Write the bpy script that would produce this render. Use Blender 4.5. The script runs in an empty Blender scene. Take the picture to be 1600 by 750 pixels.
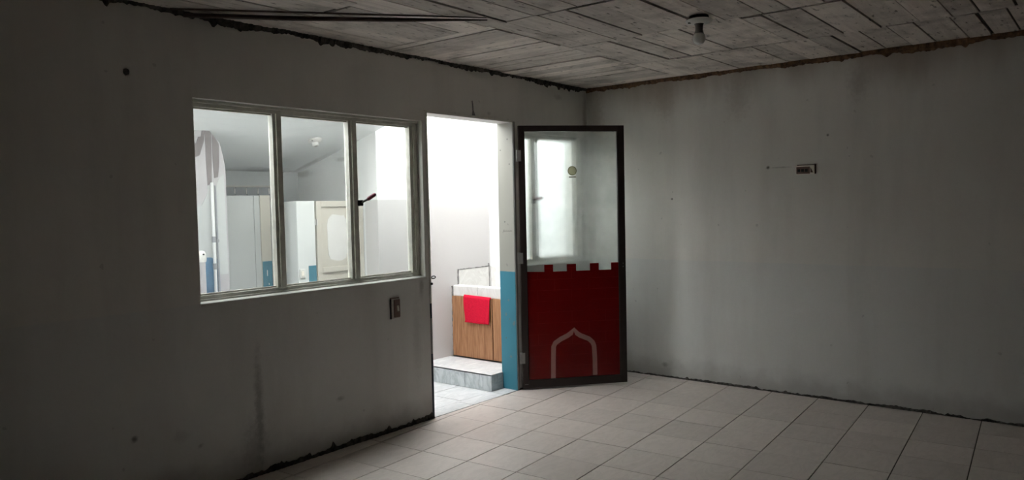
import bpy, bmesh, math, random
from mathutils import Vector, Matrix, noise as mnoise

# ------------------------------------------------------------------ camera, sky, exposure
scene = bpy.context.scene
COL = scene.collection
CAM = Vector((-5.5274, -3.5946, 1.4267))
YAW, PITCH, ROLL, FPX = math.radians(38.8372), math.radians(-2.6382), math.radians(-1.2163), 1179.46
_f = Vector((math.cos(YAW)*math.cos(PITCH), math.sin(YAW)*math.cos(PITCH), math.sin(PITCH)))
_r = Vector((math.sin(YAW), -math.cos(YAW), 0.0))
_u = _r.cross(_f)
_r2 = math.cos(ROLL)*_r + math.sin(ROLL)*_u
_u2 = -math.sin(ROLL)*_r + math.cos(ROLL)*_u
cam_data = bpy.data.cameras.new('camera')
cam_data.sensor_width = 36.0
cam_data.lens = FPX/1600*36.0
cam_data.clip_start = 0.05
cam = bpy.data.objects.new('camera', cam_data)
COL.objects.link(cam)
cam.matrix_world = Matrix(((_r2.x, _u2.x, -_f.x, CAM.x), (_r2.y, _u2.y, -_f.y, CAM.y), (_r2.z, _u2.z, -_f.z, CAM.z), (0, 0, 0, 1)))
scene.camera = cam

world = bpy.data.worlds.new('overcast_sky')
scene.world = world
world.use_nodes = True
bg = world.node_tree.nodes['Background']
bg.inputs['Color'].default_value = (0.97, 0.985, 1.0, 1)
bg.inputs['Strength'].default_value = 5.0
vs = scene.view_settings
vs.view_transform = 'Standard'
vs.look = 'None'
vs.gamma = 1.0
vs.use_curve_mapping = False
vs.exposure = 1.43


def in_view(x, y, z, mx=60, my=60):
    d = Vector((x, y, z)) - CAM
    w = d.dot(_f)
    if w < 0.2:
        return False
    px, py = 800 + FPX*d.dot(_r2)/w, 375 - FPX*d.dot(_u2)/w
    return -mx < px < 1600+mx and -my < py < 750+my


# ------------------------------------------------------------------ materials
class NT:
    def __init__(s, name):
        s.m = bpy.data.materials.new(name)
        s.m.use_nodes = True
        s.t = s.m.node_tree
        s.t.nodes.clear()
        s.out = s.n('ShaderNodeOutputMaterial')

    def n(s, typ, ins=None, **kw):
        nd = s.t.nodes.new(typ)
        for k, v in kw.items():
            setattr(nd, k, v)
        for k, v in (ins or {}).items():
            s.set(nd.inputs[k], v)
        return nd

    def set(s, sock, v):
        if isinstance(v, bpy.types.NodeSocket):
            s.t.links.new(v, sock)
        elif isinstance(v, tuple) and len(v) == 3 and sock.type == 'RGBA':
            sock.default_value = (*v, 1)
        else:
            sock.default_value = v

    def coord(s, scale=(1, 1, 1), loc=(0, 0, 0)):
        tc = s.n('ShaderNodeTexCoord')
        mp = s.n('ShaderNodeMapping', {'Vector': tc.outputs['Object'], 'Scale': scale, 'Location': loc})
        return mp.outputs[0]

    def noise(s, scale, vec=None, detail=4, rough=0.55, dist=0.0):
        nd = s.n('ShaderNodeTexNoise', {'Scale': scale, 'Detail': detail, 'Roughness': rough, 'Distortion': dist})
        s.set(nd.inputs['Vector'], vec if vec is not None else s.coord())
        return nd.outputs['Fac']

    def ramp(s, fac, stops):
        nd = s.n('ShaderNodeValToRGB')
        s.set(nd.inputs[0], fac)
        e = nd.color_ramp.elements
        while len(e) < len(stops):
            e.new(0.5)
        for el, (p, c) in zip(e, stops):
            el.position = p
            el.color = (c, c, c, 1) if not isinstance(c, tuple) else (*c, 1)
        return nd.outputs[0]

    def mix(s, fac, a, b):
        nd = s.n('ShaderNodeMix', data_type='RGBA')
        s.set(nd.inputs[0], fac)
        s.set(nd.inputs[6], a)
        s.set(nd.inputs[7], b)
        return nd.outputs[2]

    def math(s, op, a, b=0.0, c=None):
        nd = s.n('ShaderNodeMath', operation=op)
        s.set(nd.inputs[0], a)
        s.set(nd.inputs[1], b)
        if c is not None:
            s.set(nd.inputs[2], c)
        return nd.outputs[0]

    def step(s, v, lo, hi):
        nd = s.n('ShaderNodeMapRange', {'Value': v, 'From Min': lo, 'From Max': hi, 'To Min': 0.0, 'To Max': 1.0})
        nd.interpolation_type = 'SMOOTHSTEP'
        return nd.outputs[0]

    def xyz(s):
        tc = s.n('ShaderNodeTexCoord')
        sp = s.n('ShaderNodeSeparateXYZ', {0: tc.outputs['Object']})
        return sp.outputs

    def bump(s, h, strength=0.3, dist=0.01):
        return s.n('ShaderNodeBump', {'Height': h, 'Strength': strength, 'Distance': dist}).outputs[0]

    def done(s, col, rough=0.6, spec=0.3, metal=0.0, normal=None, **more):
        b = s.n('ShaderNodeBsdfPrincipled', {'Base Color': col, 'Roughness': rough, 'Specular IOR Level': spec, 'Metallic': metal})
        if normal is not None:
            s.set(b.inputs['Normal'], normal)
        for k, v in more.items():
            s.set(b.inputs[k], v)
        s.t.links.new(b.outputs[0], s.out.inputs[0])
        return s.m


def plain(name, col, rough=0.5, spec=0.3, metal=0.0, var=0.15, scale=25, bump=0.1):
    t = NT(name)
    f = t.noise(scale)
    dark = tuple(c*(1-var) for c in col)
    lite = tuple(min(1, c*(1+var)) for c in col)
    return t.done(t.mix(f, dark, lite), rough, spec, metal, t.bump(f, bump, 0.004))


def spot(t, o, axis, cx, cz, rx, rz, wob=0.5):
    """0..1 mask: soft blob on a wall (axis = index of the wall's long coordinate), ragged by noise"""
    a = t.math('DIVIDE', t.math('SUBTRACT', o[axis], cx), rx)
    b = t.math('DIVIDE', t.math('SUBTRACT', o[2], cz), rz)
    d = t.math('SQRT', t.math('ADD', t.math('MULTIPLY', a, a), t.math('MULTIPLY', b, b)))
    d = t.math('ADD', d, t.math('MULTIPLY', t.math('SUBTRACT', t.noise(30, detail=6, rough=0.7), 0.5), wob*3))
    return t.math('SUBTRACT', 1.0, t.step(d, 0.05, 1.1))


def room_wall_mat(name, axis, stains=(), rust=0.0, base=(0.79, 0.775, 0.725), low=(0.745, 0.75, 0.72)):
    t = NT(name)
    o = t.xyz()
    big = t.noise(1.1, detail=3)
    drip = t.noise(3.0, t.coord((1, 1, 0.16)), detail=5, rough=0.6)
    fine = t.noise(38, detail=3)
    hgt = t.math('ADD', o[2], t.math('MULTIPLY', t.math('SUBTRACT', t.noise(9), 0.5), 0.012))
    col = t.mix(t.step(hgt, 0.955, 0.967), low, base)
    col = t.mix(t.math('MULTIPLY', t.ramp(big, [(0.35, 0.0), (0.7, 1.0)]), 0.16), col, (0.47, 0.44, 0.39))
    col = t.mix(t.math('MULTIPLY', t.ramp(drip, [(0.48, 0.0), (0.75, 1.0)]), 0.30), col, (0.42, 0.40, 0.36))
    # small chips and scuffs
    chips = t.ramp(t.noise(19, detail=2, rough=0.3), [(0.76, 0.0), (0.775, 1.0)])
    col = t.mix(t.math('MULTIPLY', chips, 0.3), col, (0.3, 0.29, 0.27))
    # grime creeping up from the floor and down from the slab
    foot = t.math('SUBTRACT', 1.0, t.step(t.math('ADD', o[2], t.math('MULTIPLY', t.noise(6), -0.22)), -0.10, 0.10))
    col = t.mix(t.math('MULTIPLY', foot, 0.55), col, (0.30, 0.285, 0.26))
    if rust:
        top = t.step(t.math('ADD', o[2], t.math('MULTIPLY', t.noise(2.6, t.coord((1, 1, 0.25)), detail=5), 0.62)), 2.42, 2.82)
        col = t.mix(t.math('MULTIPLY', top, rust), col, (0.30, 0.235, 0.175))
    for cx, cz, rx, rz, k, c in stains:
        col = t.mix(t.math('MULTIPLY', spot(t, o, axis, cx, cz, rx, rz), k), col, c)
    h = t.math('ADD', t.math('MULTIPLY', fine, 0.35), t.noise(6, detail=4))
    return t.done(col, 0.62, 0.25, 0, t.bump(h, 0.35, 0.006))


def patio_wall_mat(name, base, low=None, split=1.49, dirt=0.25, marks=()):
    t = NT(name)
    o = t.xyz()
    col = base
    if low:
        e = t.math('ADD', o[2], t.math('MULTIPLY', t.math('SUBTRACT', t.noise(11), 0.5), 0.02))
        col = t.mix(t.step(e, split-0.004, split+0.004), low, base)
    col = t.mix(t.math('MULTIPLY', t.ramp(t.noise(2.2, t.coord((1, 1, 0.4))), [(0.5, 0.0), (0.8, 1.0)]), dirt), col, (0.5, 0.49, 0.47))
    chips = t.ramp(t.noise(6.0, detail=2, rough=0.3), [(0.75, 0.0), (0.77, 1.0)])
    col = t.mix(t.math('MULTIPLY', chips, 0.35), col, (0.35, 0.34, 0.33))
    for ax, cx, cz, rx, rz, k, c in marks:
        col = t.mix(t.math('MULTIPLY', spot(t, o, ax, cx, cz, rx, rz), k), col, c)
    return t.done(col, 0.6, 0.25, 0, t.bump(t.noise(9), 0.25, 0.005))


def tile_mat(name, base, vein, amount, rough=0.3, spec=0.4, tone=0.08):
    t = NT(name)
    info = t.n('ShaderNodeObjectInfo')
    off = t.n('ShaderNodeVectorMath', {0: t.coord(), 1: (0, 0, 0)}, operation='ADD')
    sc = t.n('ShaderNodeCombineXYZ', {0: t.math('MULTIPLY', info.outputs['Random'], 37.0), 1: t.math('MULTIPLY', info.outputs['Random'], 11.0)})
    t.set(off.inputs[1], sc.outputs[0])
    v = off.outputs[0]
    st = t.n('ShaderNodeMapping', {'Vector': v, 'Scale': (1.0, 2.6, 1.0), 'Rotation': (0, 0, 0.6)}).outputs[0]
    n = t.noise(4.5, st, detail=7, rough=0.6, dist=1.2)
    ve = t.ramp(n, [(0.40, 0.0), (0.5, 1.0), (0.56, 0.25), (0.75, 0.0)])
    cloud = t.noise(2.5, v, detail=3)
    col = t.mix(t.math('MULTIPLY', ve, amount), base, vein)
    col = t.mix(t.math('MULTIPLY', cloud, 0.35*amount+0.1), col, vein)
    shade = t.math('ADD', 1.0-tone, t.math('MULTIPLY', info.outputs['Random'], 2*tone))
    hs = t.n('ShaderNodeHueSaturation', {'Value': shade, 'Color': col}).outputs[0]
    dust = t.ramp(t.noise(16, detail=5), [(0.55, 0.0), (0.8, 1.0)])
    hs = t.mix(t.math('MULTIPLY', dust, 0.18), hs, (0.33, 0.29, 0.25))
    rg = t.math('ADD', rough, t.math('MULTIPLY', t.noise(8), 0.22))
    return t.done(hs, rg, spec, 0, t.bump(t.noise(30), 0.04, 0.002))


def board_mat(name, along_x):
    t = NT(name)
    info = t.n('ShaderNodeObjectInfo')
    g = t.noise(9, t.coord((0.22, 3.2, 1) if along_x else (3.2, 0.22, 1)), detail=6, rough=0.65)
    blot = t.noise(4.0, detail=6, rough=0.62)
    col = t.mix(t.ramp(g, [(0.3, 0.0), (0.7, 1.0)]), (0.62, 0.555, 0.505), (0.83, 0.76, 0.70))
    col = t.mix(t.ramp(blot, [(0.49, 0.0), (0.72, 0.75)]), col, (0.30, 0.265, 0.235))
    pits = t.ramp(t.noise(26, t.coord((0.5, 1.6, 1) if along_x else (1.6, 0.5, 1)), detail=4), [(0.62, 0.0), (0.69, 1.0)])
    col = t.mix(t.math('MULTIPLY', pits, 0.7), col, (0.11, 0.095, 0.08))
    val = t.math('ADD', 0.80, t.math('MULTIPLY', info.outputs['Random'], 0.36))
    col = t.n('ShaderNodeHueSaturation', {'Value': val, 'Color': col}).outputs[0]
    return t.done(col, 0.85, 0.15, 0, t.bump(t.math('ADD', g, t.math('MULTIPLY', pits, -0.6)), 0.6, 0.006))


def wood_mat(name):
    t = NT(name)
    g = t.noise(14, t.coord((6, 6, 0.35)), detail=6, rough=0.6, dist=0.4)
    col = t.ramp(g, [(0.28, (0.20, 0.085, 0.04)), (0.5, (0.36, 0.175, 0.085)), (0.72, (0.46, 0.25, 0.135))])
    return t.done(col, 0.5, 0.3, 0, t.bump(g, 0.1, 0.002))


def schlick(t, f0):
    """thin-sheet reflectance, the same on the front and the back face of the sheet"""
    ge = t.n('ShaderNodeNewGeometry')
    d = t.n('ShaderNodeVectorMath', {0: ge.outputs['Incoming'], 1: ge.outputs['Normal']}, operation='DOT_PRODUCT')
    k = t.math('SUBTRACT', 1.0, t.math('ABSOLUTE', d.outputs['Value']))
    return t.math('ADD', f0, t.math('MULTIPLY', t.math('POWER', k, 5.0), 1.0-f0))


def glass_mat(name, tint=(0.95, 0.97, 0.96), haze=0.03, blur=0.0):
    t = NT(name)
    tr = t.n('ShaderNodeBsdfTransparent', {'Color': tint})
    gl = t.n('ShaderNodeBsdfGlossy', {'Color': (1, 1, 1), 'Roughness': 0.02})
    df = t.n('ShaderNodeBsdfTranslucent', {'Color': (0.8, 0.82, 0.8)})
    fr = schlick(t, 0.045)
    smudge = t.math('MULTIPLY', t.ramp(t.noise(5, detail=5), [(0.35, 0.3), (0.75, 1.0)]), haze)
    if blur:
        rb = t.n('ShaderNodeBsdfRefraction', {'Color': tint, 'Roughness': 0.21, 'IOR': 1.45})
        tr = t.n('ShaderNodeMixShader', {0: blur, 1: tr.outputs[0], 2: rb.outputs[0]})
    a = t.n('ShaderNodeMixShader', {0: smudge, 1: tr.outputs[0], 2: df.outputs[0]})
    b = t.n('ShaderNodeMixShader', {0: fr, 1: a.outputs[0], 2: gl.outputs[0]})
    t.t.links.new(b.outputs[0], t.out.inputs[0])
    return t.m


def film_mat(name, col, trans, lines=True):
    """paint rolled on glass: opaque from this side, glowing a little where light falls on its back"""
    t = NT(name)
    n = t.noise(5, detail=4)
    c = t.mix(n, tuple(k*0.75 for k in col), col)
    if lines:
        br = t.n('ShaderNodeTexBrick', {'Scale': 1.0, 'Mortar Size': 0.0022, 'Mortar Smooth': 0.3, 'Brick Width': 0.27, 'Row Height': 0.085,
                                        'Color1': (0, 0, 0), 'Color2': (0, 0, 0), 'Mortar': (1, 1, 1)})
        tc = t.n('ShaderNodeTexCoord')
        sp = t.n('ShaderNodeSeparateXYZ', {0: tc.outputs['Object']})
        cb = t.n('ShaderNodeCombineXYZ', {0: sp.outputs[0], 1: sp.outputs[2]})
        t.set(br.inputs['Vector'], cb.outputs[0])
        worn = t.math('MULTIPLY', br.outputs['Fac'], t.ramp(t.noise(7), [(0.4, 0.05), (0.7, 0.5)]))
        c = t.mix(worn, c, tuple(min(1, k*1.6+0.05) for k in col))
    d = t.n('ShaderNodeBsdfDiffuse', {'Color': c})
    tl = t.n('ShaderNodeBsdfTranslucent', {'Color': c})
    g = t.n('ShaderNodeBsdfGlossy', {'Color': (1, 1, 1), 'Roughness': 0.12})
    a = t.n('ShaderNodeMixShader', {0: trans, 1: d.outputs[0], 2: tl.outputs[0]})
    fr = schlick(t, 0.014)
    b = t.n('ShaderNodeMixShader', {0: fr, 1: a.outputs[0], 2: g.outputs[0]})
    t.t.links.new(b.outputs[0], t.out.inputs[0])
    return t.m


def decal_mat(name, tint):
    """see-through printed sticker: tints what shows behind it, with a little paper haze"""
    t = NT(name)
    c = t.mix(t.noise(60), tuple(k*0.92 for k in tint), tint)
    tr = t.n('ShaderNodeBsdfTransparent', {'Color': c})
    df = t.n('ShaderNodeBsdfDiffuse', {'Color': c})
    m = t.n('ShaderNodeMixShader', {0: 0.3, 1: tr.outputs[0], 2: df.outputs[0]})
    t.t.links.new(m.outputs[0], t.out.inputs[0])
    return t.m


def ragged_mat(name, c1, c2):
    t = NT(name)
    n = t.noise(30, detail=5)
    return t.done(t.mix(t.ramp(n, [(0.35, 0.0), (0.65, 1.0)]), c1, c2), 0.9, 0.1, 0, t.bump(n, 0.9, 0.01))


DARK = (0.10, 0.095, 0.085)
M = {}
M['wall_a'] = room_wall_mat('aged_white_paint', 0, stains=[
    (-3.262, 0.36, 0.035, 0.42, 0.55, (0.20, 0.20, 0.19)), (-3.29, 0.14, 0.10, 0.24, 0.5, (0.26, 0.255, 0.24)),
    (-3.15, 0.50, 0.02, 0.14, 0.35, (0.75, 0.74, 0.70)), (-3.925, 0.365, 0.022, 0.02, 0.8, (0.12, 0.12, 0.11)),
    (-3.70, 0.32, 0.06, 0.04, 0.25, (0.3, 0.29, 0.27)), (-3.60, 0.25, 0.02, 0.015, 0.5, (0.2, 0.19, 0.17)),
    (-2.03, 0.9, 0.03, 0.10, 0.55, (0.22, 0.21, 0.19)), (-2.72, 0.30, 0.04, 0.02, 0.45, (0.2, 0.19, 0.17)),
    (-2.08, 0.55, 0.05, 0.4, 0.25, (0.3, 0.29, 0.26)), (-0.03, 2.1, 0.05, 0.5, 0.55, (0.30, 0.26, 0.21)),
    (-0.42, 2.30, 0.08, 0.03, 0.35, (0.28, 0.28, 0.24)), (-1.475, 2.12, 0.012, 0.06, 0.9, (0.13, 0.12, 0.10)),
    (-1.30, 2.10, 0.03, 0.02, 0.35, (0.2, 0.19, 0.17))])
M['wall_b'] = room_wall_mat('stained_white_paint', 1, rust=0.75, stains=[
    (-0.10, 2.1, 0.10, 0.45, 0.4, (0.34, 0.28, 0.21)), (-0.75, 2.22, 0.10, 0.20, 0.35, (0.33, 0.28, 0.22)),
    (-1.35, 2.2, 0.12, 0.22, 0.35, (0.32, 0.28, 0.23)), (-2.2, 2.22, 0.10, 0.16, 0.4, (0.30, 0.27, 0.23)),
    (-1.577, 1.663, 0.018, 0.016, 0.95, (0.13, 0.12, 0.10)), (-1.67, 1.66, 0.10, 0.008, 0.5, (0.27, 0.25, 0.22)),
    (-0.80, 1.45, 0.012, 0.012, 0.9, (0.16, 0.15, 0.13)), (-1.80, 0.62, 0.05, 0.03, 0.4, (0.8, 0.8, 0.78)),
    (-0.72, 0.10, 0.04, 0.025, 0.55, (0.2, 0.19, 0.17)), (-2.0, 1.87, 0.012, 0.012, 0.9, (0.16, 0.15, 0.13))])
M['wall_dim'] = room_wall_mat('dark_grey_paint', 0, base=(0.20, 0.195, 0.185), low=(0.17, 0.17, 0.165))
M['wall_plain'] = room_wall_mat('dull_grey_paint', 0, base=(0.62, 0.60, 0.56), low=(0.5, 0.5, 0.49))
M['patio_white'] = patio_wall_mat('patio_white_paint', (0.87, 0.87, 0.865), (0.54, 0.526, 0.52), 1.492, 0.06)
M['patio_side'] = patio_wall_mat('patio_side_paint', (0.84, 0.85, 0.845), None, 0, 0.12)
M['patio_shade'] = patio_wall_mat('patio_shade_paint', (0.86, 0.87, 0.865), (0.70, 0.71, 0.71), 1.492, 0.12,
                                  marks=[(1, 1.90, 1.735, 0.22, 0.05, 0.55, (0.28, 0.28, 0.26)), (1, 1.35, 1.83, 0.12, 0.03, 0.5, (0.3, 0.3, 0.28))])
M['patio_back'] = patio_wall_mat('patio_back_paint', (0.50, 0.52, 0.525), None, 0, 0.3)
M['patio_ceiling'] = patio_wall_mat('patio_ceiling_paint', (0.80, 0.82, 0.82), None, 0, 0.18,
                                    marks=[(0, -1.95, 1.75, 0.45, 0.035, 0.75, (0.22, 0.22, 0.21)), (0, -1.62, 1.80, 0.05, 0.10, 0.6, (0.3, 0.3, 0.28))])
M['stub'] = patio_wall_mat('stall_paint', (0.66, 0.68, 0.67), None, 0, 0.15)
M['partition'] = patio_wall_mat('partition_paint', (0.52, 0.54, 0.54), None, 0, 0.12)
M['cream'] = plain('cream_paint', (0.55, 0.52, 0.455), 0.5, 0.3, 0, 0.05, 8)
M['cream_patch'] = plain('filler_patch', (0.68, 0.67, 0.65), 0.7, 0.2, 0, 0.05, 9)
_t = NT('blue_and_cream_jamb_paint')
_o = _t.xyz()
_e = _t.math('ADD', _o[2], _t.math('MULTIPLY', _t.math('SUBTRACT', _t.noise(20), 0.5), 0.006))
_c = _t.mix(_t.step(_e, 0.916, 0.920), (0.045, 0.20, 0.27), (0.30, 0.298, 0.262))
_chip = _t.ramp(_t.noise(17, detail=2, rough=0.3), [(0.72, 0.0), (0.74, 1.0)])
_c = _t.mix(_t.math('MULTIPLY', _chip, 0.6), _c, (0.20, 0.19, 0.18))
M['jamb'] = _t.done(_c, 0.45, 0.35, 0, _t.bump(_t.noise(12), 0.2, 0.004))
M['blue'] = plain('blue_dado_paint', (0.045, 0.19, 0.26), 0.5, 0.3, 0, 0.15, 9)
M['blue_worn'] = plain('worn_blue_paint', (0.10, 0.21, 0.33), 0.6, 0.3, 0, 0.5, 14)
M['bare_plaster'] = plain('bare_plaster', (0.20, 0.175, 0.178), 0.9, 0.1, 0, 0.25, 12, 0.5)
M['pinkish'] = plain('pale_plaster', (0.47, 0.45, 0.47), 0.8, 0.15, 0, 0.06, 6)
M['grey_band'] = plain('grey_louvre', (0.27, 0.285, 0.295), 0.5, 0.3, 0, 0.25, 10)
M['grey_green'] = plain('grey_green_board', (0.34, 0.385, 0.365), 0.35, 0.4, 0, 0.15, 8)
M['tile_room'] = tile_mat('beige_floor_tile', (0.68, 0.608, 0.555), (0.50, 0.445, 0.40), 0.35, 0.30, 0.45, 0.06)
M['tile_marble'] = tile_mat('white_marble_tile', (0.66, 0.665, 0.66), (0.41, 0.43, 0.44), 0.6, 0.3, 0.4, 0.03)
M['tile_riser'] = tile_mat('grey_marble_tile', (0.60, 0.635, 0.64), (0.36, 0.40, 0.41), 0.9, 0.3, 0.4, 0.03)
M['tile_wash'] = tile_mat('washbasin_tile', (0.76, 0.755, 0.735), (0.60, 0.585, 0.56), 0.6, 0.35, 0.4, 0.03)
M['grout'] = plain('dirty_grout', (0.085, 0.075, 0.065), 0.9, 0.1, 0, 0.4, 18)
M['grout_light'] = plain('grey_grout', (0.22, 0.225, 0.225), 0.9, 0.1, 0, 0.2, 18)
M['mortar'] = plain('grey_smeared_mortar', (0.20, 0.195, 0.19), 0.9, 0.1, 0, 0.6, 30)
M['slab_gap'] = plain('dark_formwork_gap', (0.075, 0.065, 0.055), 0.95, 0.05, 0, 0.4, 14)
M['board_x'] = board_mat('board_marked_concrete', True)
M['board_y'] = board_mat('board_marked_concrete_across', False)
M['soot'] = ragged_mat('crumbled_dark_mortar', (0.035, 0.032, 0.028), (0.12, 0.11, 0.10))
M['rust'] = ragged_mat('brown_crumbled_mortar', (0.07, 0.045, 0.03), (0.24, 0.14, 0.075))
M['frame_metal'] = plain('dull_grey_painted_metal', (0.70, 0.685, 0.61), 0.55, 0.35, 0.1, 0.35, 18, 0.2)
M['dark_frame'] = plain('dark_bronze_metal', (0.028, 0.019, 0.017), 0.42, 0.4, 0.2, 0.3, 20)
M['strip_metal'] = plain('pale_worn_metal', (0.26, 0.255, 0.24), 0.45, 0.4, 0.3, 0.3, 20)
M['edge_blue'] = plain('dark_blue_worn_edge', (0.045, 0.06, 0.085), 0.6, 0.3, 0.2, 0.7, 16)
M['black_metal'] = plain('black_metal', (0.015, 0.015, 0.015), 0.7, 0.2, 0.0, 0.2, 20)
M['sill'] = plain('pale_sill_plaster', (0.66, 0.65, 0.61), 0.7, 0.2, 0, 0.15, 12, 0.3)
M['glass'] = glass_mat('window_glass', (0.95, 0.97, 0.965), 0.05)
M['door_glass'] = glass_mat('dusty_door_glass', (0.92, 0.94, 0.93), 0.16, 0.55)
M['red_film'] = film_mat('red_paint_on_glass', (0.30, 0.009, 0.009), 0.5)
M['arch_film'] = film_mat('pale_pink_paint_on_glass', (0.66, 0.34, 0.30), 0.42, False)
M['red_grip'] = plain('dark_red_rubber', (0.22, 0.025, 0.06), 0.45, 0.4, 0, 0.1, 20)
M['towel'] = plain('red_terry_cloth', (0.60, 0.012, 0.040), 0.95, 0.1, 0, 0.25, 90, 0.8)
M['wood'] = wood_mat('wood_grain_panel')
M['wood_gap'] = plain('dark_wood_gap', (0.07, 0.04, 0.025), 0.8, 0.1, 0, 0.2, 20)
M['brown_plastic'] = plain('brown_plastic', (0.13, 0.075, 0.058), 0.4, 0.4, 0, 0.2, 30)
M['ivory'] = plain('ivory_plastic', (0.88, 0.82, 0.73), 0.4, 0.4, 0, 0.1, 30)
M['dim_plastic'] = plain('grimy_plate', (0.48, 0.45, 0.41), 0.5, 0.3, 0, 0.3, 30)
M['porcelain'] = plain('white_porcelain', (0.72, 0.71, 0.68), 0.3, 0.5, 0, 0.06, 20)
M['socket'] = plain('grey_socket', (0.22, 0.21, 0.195), 0.5, 0.3, 0, 0.15, 20)
M['bulb'] = plain('frosted_bulb', (0.85, 0.84, 0.81), 0.25, 0.5, 0, 0.03, 10, 0.0)
M['conduit'] = plain('dark_brown_conduit', (0.085, 0.060, 0.050), 0.6, 0.3, 0, 0.3, 12)
M['white_pipe'] = plain('white_pipe', (0.74, 0.75, 0.75), 0.4, 0.4, 0, 0.08, 10)
M['grey_pipe'] = plain('grey_pipe', (0.30, 0.31, 0.33), 0.5, 0.4, 0, 0.2, 10)
M['sticker'] = decal_mat('olive_cream_sticker', (0.84, 0.82, 0.66))
M['sticker_ring'] = decal_mat('sticker_dark_print', (0.48, 0.46, 0.34))
M['ink'] = plain('pencil_ink', (0.16, 0.155, 0.15), 0.8, 0.1, 0, 0.2, 60)


# ------------------------------------------------------------------ mesh helpers
class MB:
    def __init__(s):
        s.v, s.f = [], []

    def box(s, x0, x1, y0, y1, z0, z1):
        b = len(s.v)
        s.v += [(x, y, z) for z in (z0, z1) for y in (y0, y1) for x in (x0, x1)]
        s.f += [tuple(b+i for i in q) for q in ((0, 2, 3, 1), (4, 5, 7, 6), (0, 1, 5, 4), (2, 6, 7, 3), (0, 4, 6, 2), (1, 3, 7, 5))]
        return s

    def prism(s, pts, axis, lo, hi):
        """extrude a 2D outline along an axis: pts are the two other coordinates in x,y,z order"""
        b, n = len(s.v), len(pts)
        for w in (lo, hi):
            for a, c in pts:
                q = [a, c]
                q.insert(axis, w)
                s.v.append(tuple(q))
        s.f.append(tuple(b+i for i in reversed(range(n))))
        s.f.append(tuple(b+n+i for i in range(n)))
        s.f += [(b+i, b+(i+1) % n, b+n+(i+1) % n, b+n+i) for i in range(n)]
        return s

    def tube(s, pts, r, seg=10, radii=None):
        b = len(s.v)
        P = [Vector(p) for p in pts]
        for i, p in enumerate(P):
            t = (P[min(i+1, len(P)-1)] - P[max(i-1, 0)]).normalized()
            a = t.cross(Vector((0.13, 0.31, 0.94)))
            if a.length < 0.1:
                a = t.cross(Vector((1, 0, 0)))
            a.normalize()
            c = t.cross(a)
            rr = radii[i] if radii else r
            for k in range(seg):
                w = 2*math.pi*k/seg
                s.v.append(tuple(p + rr*(math.cos(w)*a + math.sin(w)*c)))
        for i in range(len(P)-1):
            for k in range(seg):
                k2 = (k+1) % seg
                s.f.append((b+i*seg+k, b+i*seg+k2, b+(i+1)*seg+k2, b+(i+1)*seg+k))
        s.f.append(tuple(b+k for k in reversed(range(seg))))
        s.f.append(tuple(b+(len(P)-1)*seg+k for k in range(seg)))
        return s

    def build(s, name, mat, parent=None, bevel=0.0, smooth=False, local=False):
        me = bpy.data.meshes.new(name)
        off = Vector((0, 0, 0))
        q = parent
        while q is not None and not local:
            off += Vector(q.location)
            q = q.parent
        me.from_pydata([tuple(Vector(v)-off) for v in s.v], [], s.f)
        bm = bmesh.new()
        bm.from_mesh(me)
        bmesh.ops.recalc_face_normals(bm, faces=bm.faces)
        if bevel:
            ed = [e for e in bm.edges if len(e.link_faces) == 2 and e.calc_face_angle(0) > 0.5]
            bmesh.ops.bevel(bm, geom=ed, offset=bevel, segments=2, profile=0.6, affect='EDGES', clamp_overlap=True)
        bm.to_mesh(me)
        bm.free()
        if smooth:
            for p in me.polygons:
                p.use_smooth = True
            me.set_sharp_from_angle(angle=math.radians(40))
        me.materials.append(M[mat])
        o = bpy.data.objects.new(name, me)
        COL.objects.link(o)
        if parent is not None:
            o.parent = parent
        return o


def tag(o, label=None, cat=None, group=None, kind=None):
    for k, v in (('label', label), ('category', cat), ('group', group), ('kind', kind)):
        if v:
            o[k] = v
    return o


def empty(name, loc, rz=0.0):
    o = bpy.data.objects.new(name, None)
    o.empty_display_size = 0.1
    COL.objects.link(o)
    o.location = loc
    o.rotation_euler = (0, 0, rz)
    return o


def clip(poly, x0, x1, y0, y1):
    for ax, val, sgn in ((0, x0, 1), (0, x1, -1), (1, y0, 1), (1, y1, -1)):
        out = []
        for i, p in enumerate(poly):
            q = poly[(i+1) % len(poly)]
            dp, dq = (p[ax]-val)*sgn, (q[ax]-val)*sgn
            if dp >= 0:
                out.append(p)
            if (dp > 0) != (dq > 0) and dp != dq:
                k = dp/(dp-dq)
                out.append((p[0]+k*(q[0]-p[0]), p[1]+k*(q[1]-p[1])))
        poly = out
        if len(poly) < 3:
            return []
    return poly


def area(poly):
    return 0.5*abs(sum(p[0]*q[1]-q[0]*p[1] for p, q in zip(poly, poly[1:]+poly[:1])))


H = 2.415          # slab height
X0, Y0 = -7.6, -5.6  # far corner of the room behind the camera
T = 0.15           # wall thickness
rnd = random.Random(7)

# ------------------------------------------------------------------ room shell
W1 = (-3.57, -1.99, 0.965, 1.995)
DR = (-1.945, -1.03, 0.0, 2.06)
W2 = (-0.95, -0.10, 0.955, 1.99)


def wall_with_holes(name, holes, u0, u1, z1, y0, y1, mat):
    m = MB()
    us = sorted({u0, u1, *[h[0] for h in holes], *[h[1] for h in holes]})
    for a, b in zip(us, us[1:]):
        mid = (a+b)/2
        z = 0.0
        for h in sorted([h for h in holes if h[0] < mid < h[1]], key=lambda h: h[2]):
            if h[2] > z:
                m.box(a, b, y0, y1, z, h[2])
            z = h[3]
        m.box(a, b, y0, y1, z, z1)
    return m.build(name, mat)


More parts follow.
